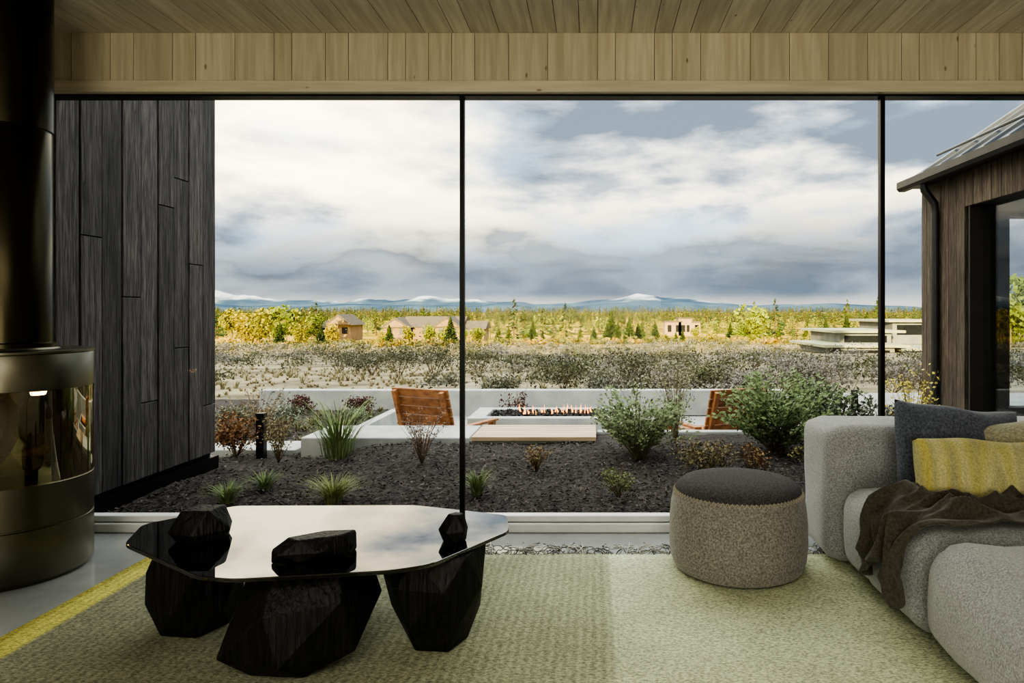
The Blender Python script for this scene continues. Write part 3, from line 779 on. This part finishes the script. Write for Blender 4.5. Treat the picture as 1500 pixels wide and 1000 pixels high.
grn=[g(62,80,38),g(54,72,38),g(80,94,44)]
b=MB()
for rx,y,h in [(.025,95,5.6),(.052,92,4.4),(-.21,100,4.8),(-.125,120,3.6),(-.075,105,3),(.31,100,3.8),(-.37,170,6),(.12,110,2.8),(.0,130,3.6),(.42,90,3.4),(.44,95,4),(.09,88,3.6),(.2,120,4),(.37,120,5),(.4,130,6),(.035,80,3.0),(-.02,98,3.2),(.27,95,3.6),(-.3,96,3.6),(-.46,100,4),(-.4,104,3.6),(.34,110,4.6),(.07,120,4.4),(-.09,130,4.6),(.065,98,4),(-.14,98,3.4),(.13,96,3),(.0,86,2.6)]:
    conifer(b,rx*y,y,h,random.choice(grn),340)
b.obj('pine_trees',M_leaf)
b=MB()
for rx,y,h in [(.235,88,6.4),(.215,90,3.6),(-.49,120,6.5),(-.45,140,7.5),(-.41,150,6),(-.53,130,7),(-.43,110,4.4),(-.27,125,3.6),(-.24,140,4.4),(.10,100,2.8),(.17,105,3),(-.05,112,2.6),(.63,60,6.5),(.60,66,5),(-.31,118,2.8),(-.17,130,4),(-.1,150,4),(.15,170,4),(-.385,126,4),(-.47,128,7),(-.51,124,6),(.61,46,4.5),(-.22,128,3.6),(-.19,122,3.2)]:
    decid(b,rx*y,y,h,random.choice(yel),600)
b.obj('aspen_trees',M_leaf)
b=MB()
for i in range(900):
    y=U(130,555) if R()<.6 else U(300,560); x=U(-.62,.7)*y
    if -.42<x/y<-.13 and y<158: continue
    if .08<x/y<.17 and y<255: continue
    if R()<.45: decid(b,x,y,U(3,6.5)*(1+y*.0006),random.choice(yel),60,.5)
    else: conifer(b,x,y,U(4,10),random.choice(grn),50)
b.obj('scattered_trees',M_leaf)
b=MB()
for i in range(3800):
    y=U(575,1050); x=U(-.64,.75)*y
    conifer(b,x,y,U(9,17),random.choice(grn+[g(110,114,46)]),22)
b.obj('pine_forest',M_leaf)
b=MB()
for i in range(1300):
    y=U(66,150); x=U(-.6,.7)*y
    if -.45<x/y<-.12 and y>136: continue
    bush(b,x,y,U(.6,1.3),U(.5,1.1),random.choice([g(150,136,70),g(116,114,60),g(164,140,76),g(102,106,60)]),22,.3,.4,stems=False)
b.obj('meadow_brush',M_leaf)

# ------------------------------------------------------------- neighbouring houses
M_tan=mk('tan_siding',C(134,114,88),C(150,130,100),scale=1,rough=.9)
M_brown=mk('shingle_roof',C(90,82,70),C(110,100,84),scale=2,rough=.9)
M_dkwin=mk('dark_window',C(30,34,38),C(40,44,48),rough=.2)
M_pink=mk('adobe_siding',C(158,134,112),C(172,148,124),scale=1,rough=.9)
M_flat=mk('flat_roof_fascia',C(146,148,122),C(160,162,136),scale=1,rough=.8)
M_gw=mk('grey_cladding',C(116,120,120),C(138,141,138),scale=1,rough=.8)
def gable(b,x,y,w,d,h,rh,z,ax='x'):
    b.box(x-w/2,x+w/2,y,y+d,z-2,z+h,0)
    if ax=='x':
        pts=[(x-w/2-.5,y-.6,z+h-.2),(x-w/2-.5,y+d/2,z+h+rh),(x-w/2-.5,y+d+.6,z+h-.2)]; b.prism(pts,(w+1,0,0),1)
    else:
        pts=[(x-w/2-.6,y-.6,z+h-.2),(x,y-.6,z+h+rh),(x+w/2+.6,y-.6,z+h-.2)]; b.prism(pts,(0,d+1.2,0),1)
        b.prism([(x-w/2+.3,y-.62,z+h-.0),(x,y-.62,z+h+rh-.6),(x+w/2-.3,y-.62,z+h)],(0,-.05,0),0)
    k=max(2,int(w/3))
    for i in range(k):
        xx=x-w/2+(i+.5)*w/k; b.box(xx-.6,xx+.6,y-.05,y,z+.9,z+2.3,2)
def house(name,parts,mats):
    b=MB()
    for p in parts: gable(b,*p)
    b.obj(name,mats)
house('ranch_house',[(-36,152,13,9,2.6,2.2,-4.5,'x'),(-43.5,150,5.5,9,2.6,2.1,-4.6,'y'),(-32,149,5.5,8,2.6,2.2,-4.5,'y'),(-27,152,5,7,2.4,1.6,-4.7,'x')],[M_tan,M_brown,M_dkwin])
house('farmhouse',[(-56,150,5,8,3.0,2.2,-4.4,'y'),(-59,152,4,6,2.4,1.4,-4.5,'x')],[M_tan,M_brown,M_dkwin])
b=MB()
for x0,x1,h in((26,32,3.6),(31,36,4.8),(36,39,3.4)):
    b.box(x0,x1,250,258,-10,-8+h+2,0); b.box(x0-.3,x1+.3,249.6,258,-8+h+2,-7.6+h+2,1)
    b.box(x0+1,x0+2.4,249.9,250,-6,-3.5,2); b.box(x1-2,x1-1,249.9,250,-6,-3.5,2)
b.obj('adobe_house',[M_pink,M_brown,M_dkwin])
b=MB()
for x0,x1,y0,z0,z1 in((14.5,18.5,42,-4,-.9),(16.2,19.6,45,-4,-.1),(19.6,23.5,43,-4,-1.15),(21,24.5,48,-4,.55),(11.9,14.6,39,-4,-1.75)):
    b.box(x0,x1,y0,y0+6,z0,z1,0); b.box(x0-.6,x1+.6,y0-.8,y0+6.6,z1,z1+.16,1)
    b.box(x0+.3,x1-.3,y0-.04,y0,z1-.9,z1-.2,2)
b.obj('modern_house',[M_gw,M_flat,M_dkwin])

# ------------------------------------------------------------- world
w=bpy.data.worlds.new('sky'); scn.world=w; w.use_nodes=True; nt=w.node_tree; nt.nodes.clear(); L=nt.links.new
out=N(nt,'ShaderNodeOutputWorld'); bg=N(nt,'ShaderNodeBackground'); L(bg.outputs[0],out.inputs[0])
tc=N(nt,'ShaderNodeTexCoord'); s=N(nt,'ShaderNodeSeparateXYZ'); L(tc.outputs['Generated'],s.inputs[0])
mp=N(nt,'ShaderNodeMapping'); mp.inputs['Scale'].default_value=(1.6,1.6,5.0); mp.inputs['Location'].default_value=(.35,0.2,.1); L(tc.outputs['Generated'],mp.inputs[0])
n1=N(nt,'ShaderNodeTexNoise',i_Scale=2.0,i_Detail=10,i_Roughness=.55,i_Distortion=.2); L(mp.outputs[0],n1.inputs['Vector'])
mp3=N(nt,'ShaderNodeMapping'); mp3.inputs['Scale'].default_value=(3.6,3.6,11.0); mp3.inputs['Location'].default_value=(1.3,2.2,.7); L(tc.outputs['Generated'],mp3.inputs[0])
n3=N(nt,'ShaderNodeTexNoise',i_Scale=1.6,i_Detail=8,i_Roughness=.52,i_Distortion=.3); L(mp3.outputs[0],n3.inputs['Vector'])
warm=mathn(nt,'MULTIPLY_ADD',s.outputs[0],-.12,-.005)
f1=mathn(nt,'ADD',mathn(nt,'ADD',n1.outputs['Fac'],warm),mathn(nt,'MULTIPLY_ADD',n3.outputs['Fac'],.40,-.20))
cl=ramp(nt,[(.37,(.11,.135,.165,1)),(.44,(.24,.265,.29,1)),(.50,(.50,.49,.45,1)),(.57,(.92,.80,.56,1)),(.67,(1.35,1.20,.86,1))]); L(f1,cl.inputs[0])
mp2=N(nt,'ShaderNodeMapping'); mp2.inputs['Scale'].default_value=(1.2,1.2,4.0); mp2.inputs['Location'].default_value=(4,2,7); L(tc.outputs['Generated'],mp2.inputs[0])
n2=N(nt,'ShaderNodeTexNoise',i_Scale=1.6,i_Detail=6,i_Roughness=.5); L(mp2.outputs[0],n2.inputs['Vector'])
bf=ramp(nt,[(.5,(0,0,0,1)),(.62,(1,1,1,1))]); L(n2.outputs['Fac'],bf.inputs[0])
col=mixc(nt,mathn(nt,'MULTIPLY',bf.outputs[0],.6),cl.outputs[0],(.42,.56,.68,1))
zz=mathn(nt,'ADD',s.outputs[2],mathn(nt,'MULTIPLY_ADD',n1.outputs['Fac'],-.24,.12))
zz=mathn(nt,'ADD',zz,mathn(nt,'MULTIPLY_ADD',n3.outputs['Fac'],-.16,.08))
zc=mathn(nt,'MAXIMUM',zz,.0)
bank=ramp(nt,[(.0,(.95,.95,.95,1)),(.07,(.92,.92,.92,1)),(.135,(0,0,0,1))]); L(zc,bank.inputs[0])
bcol=ramp(nt,[(.38,(.045,.062,.085,1)),(.62,(.125,.15,.178,1))]); L(n3.outputs['Fac'],bcol.inputs[0])
col=mixc(nt,bank.outputs[0],col,bcol.outputs[0])
gap=ramp(nt,[(.0,(1,1,1,1)),(.013,(.8,.8,.8,1)),(.026,(0,0,0,1))]); L(s.outputs[2],gap.inputs[0])
col=mixc(nt,mathn(nt,'MULTIPLY',gap.outputs[0],.45),col,(.50,.47,.40,1))
below=mathn(nt,'LESS_THAN',s.outputs[2],-.01)
col=mixc(nt,below,col,(.15,.14,.1,1))
# the overcast overhead is brighter than the cloud bank near the horizon
over=mathn(nt,'MULTIPLY_ADD',s.outputs[2],1.6,-.62,True)
col=mixc(nt,over,col,(1.25,1.28,1.25,1))
L(col,bg.inputs[0]); bg.inputs[1].default_value=2.3

def light(name,t,loc,rot,energy,color,**k):
    d=bpy.data.lights.new(name,t); d.energy=energy; d.color=color
    for a,v in k.items(): setattr(d,a,v)
    o=bpy.data.objects.new(name,d); o.location=loc; o.rotation_euler=rot; COL.objects.link(o); return o
sd=Vector((.22,.97,-.135)).normalized()
so_=light('sun','SUN',(0,-20,20),(0,0,0),10,(1,.77,.38),angle=.01); so_.rotation_euler=sd.to_track_quat('-Z','Y').to_euler()
light('added_ceiling_fill','AREA',(-.5,-1.2,2.7),(0,0,0),75,(1,.95,.86),shape='RECTANGLE',size=3,size_y=2)  # fill added overhead to brighten the interior, not an actual fixture
light('added_back_fill','AREA',(-.4,-4.4,1.3),(math.radians(100),0,0),100,(1,.93,.78),shape='RECTANGLE',size=3.2,size_y=1.6)  # fill added by the back wall for header, ceiling and stove reflections

cam=bpy.data.cameras.new('camera'); co=bpy.data.objects.new('camera',cam); COL.objects.link(co)
co.location=(0,0,1.25); co.rotation_euler=(math.pi/2,0,0); cam.lens=24; cam.sensor_width=36; cam.shift_x=-.08; cam.shift_y=-.0287; cam.clip_end=12000; cam.clip_start=.05
scn.camera=co
scn.view_settings.view_transform='AgX'; scn.view_settings.look='AgX - High Contrast'; scn.view_settings.exposure=0.38
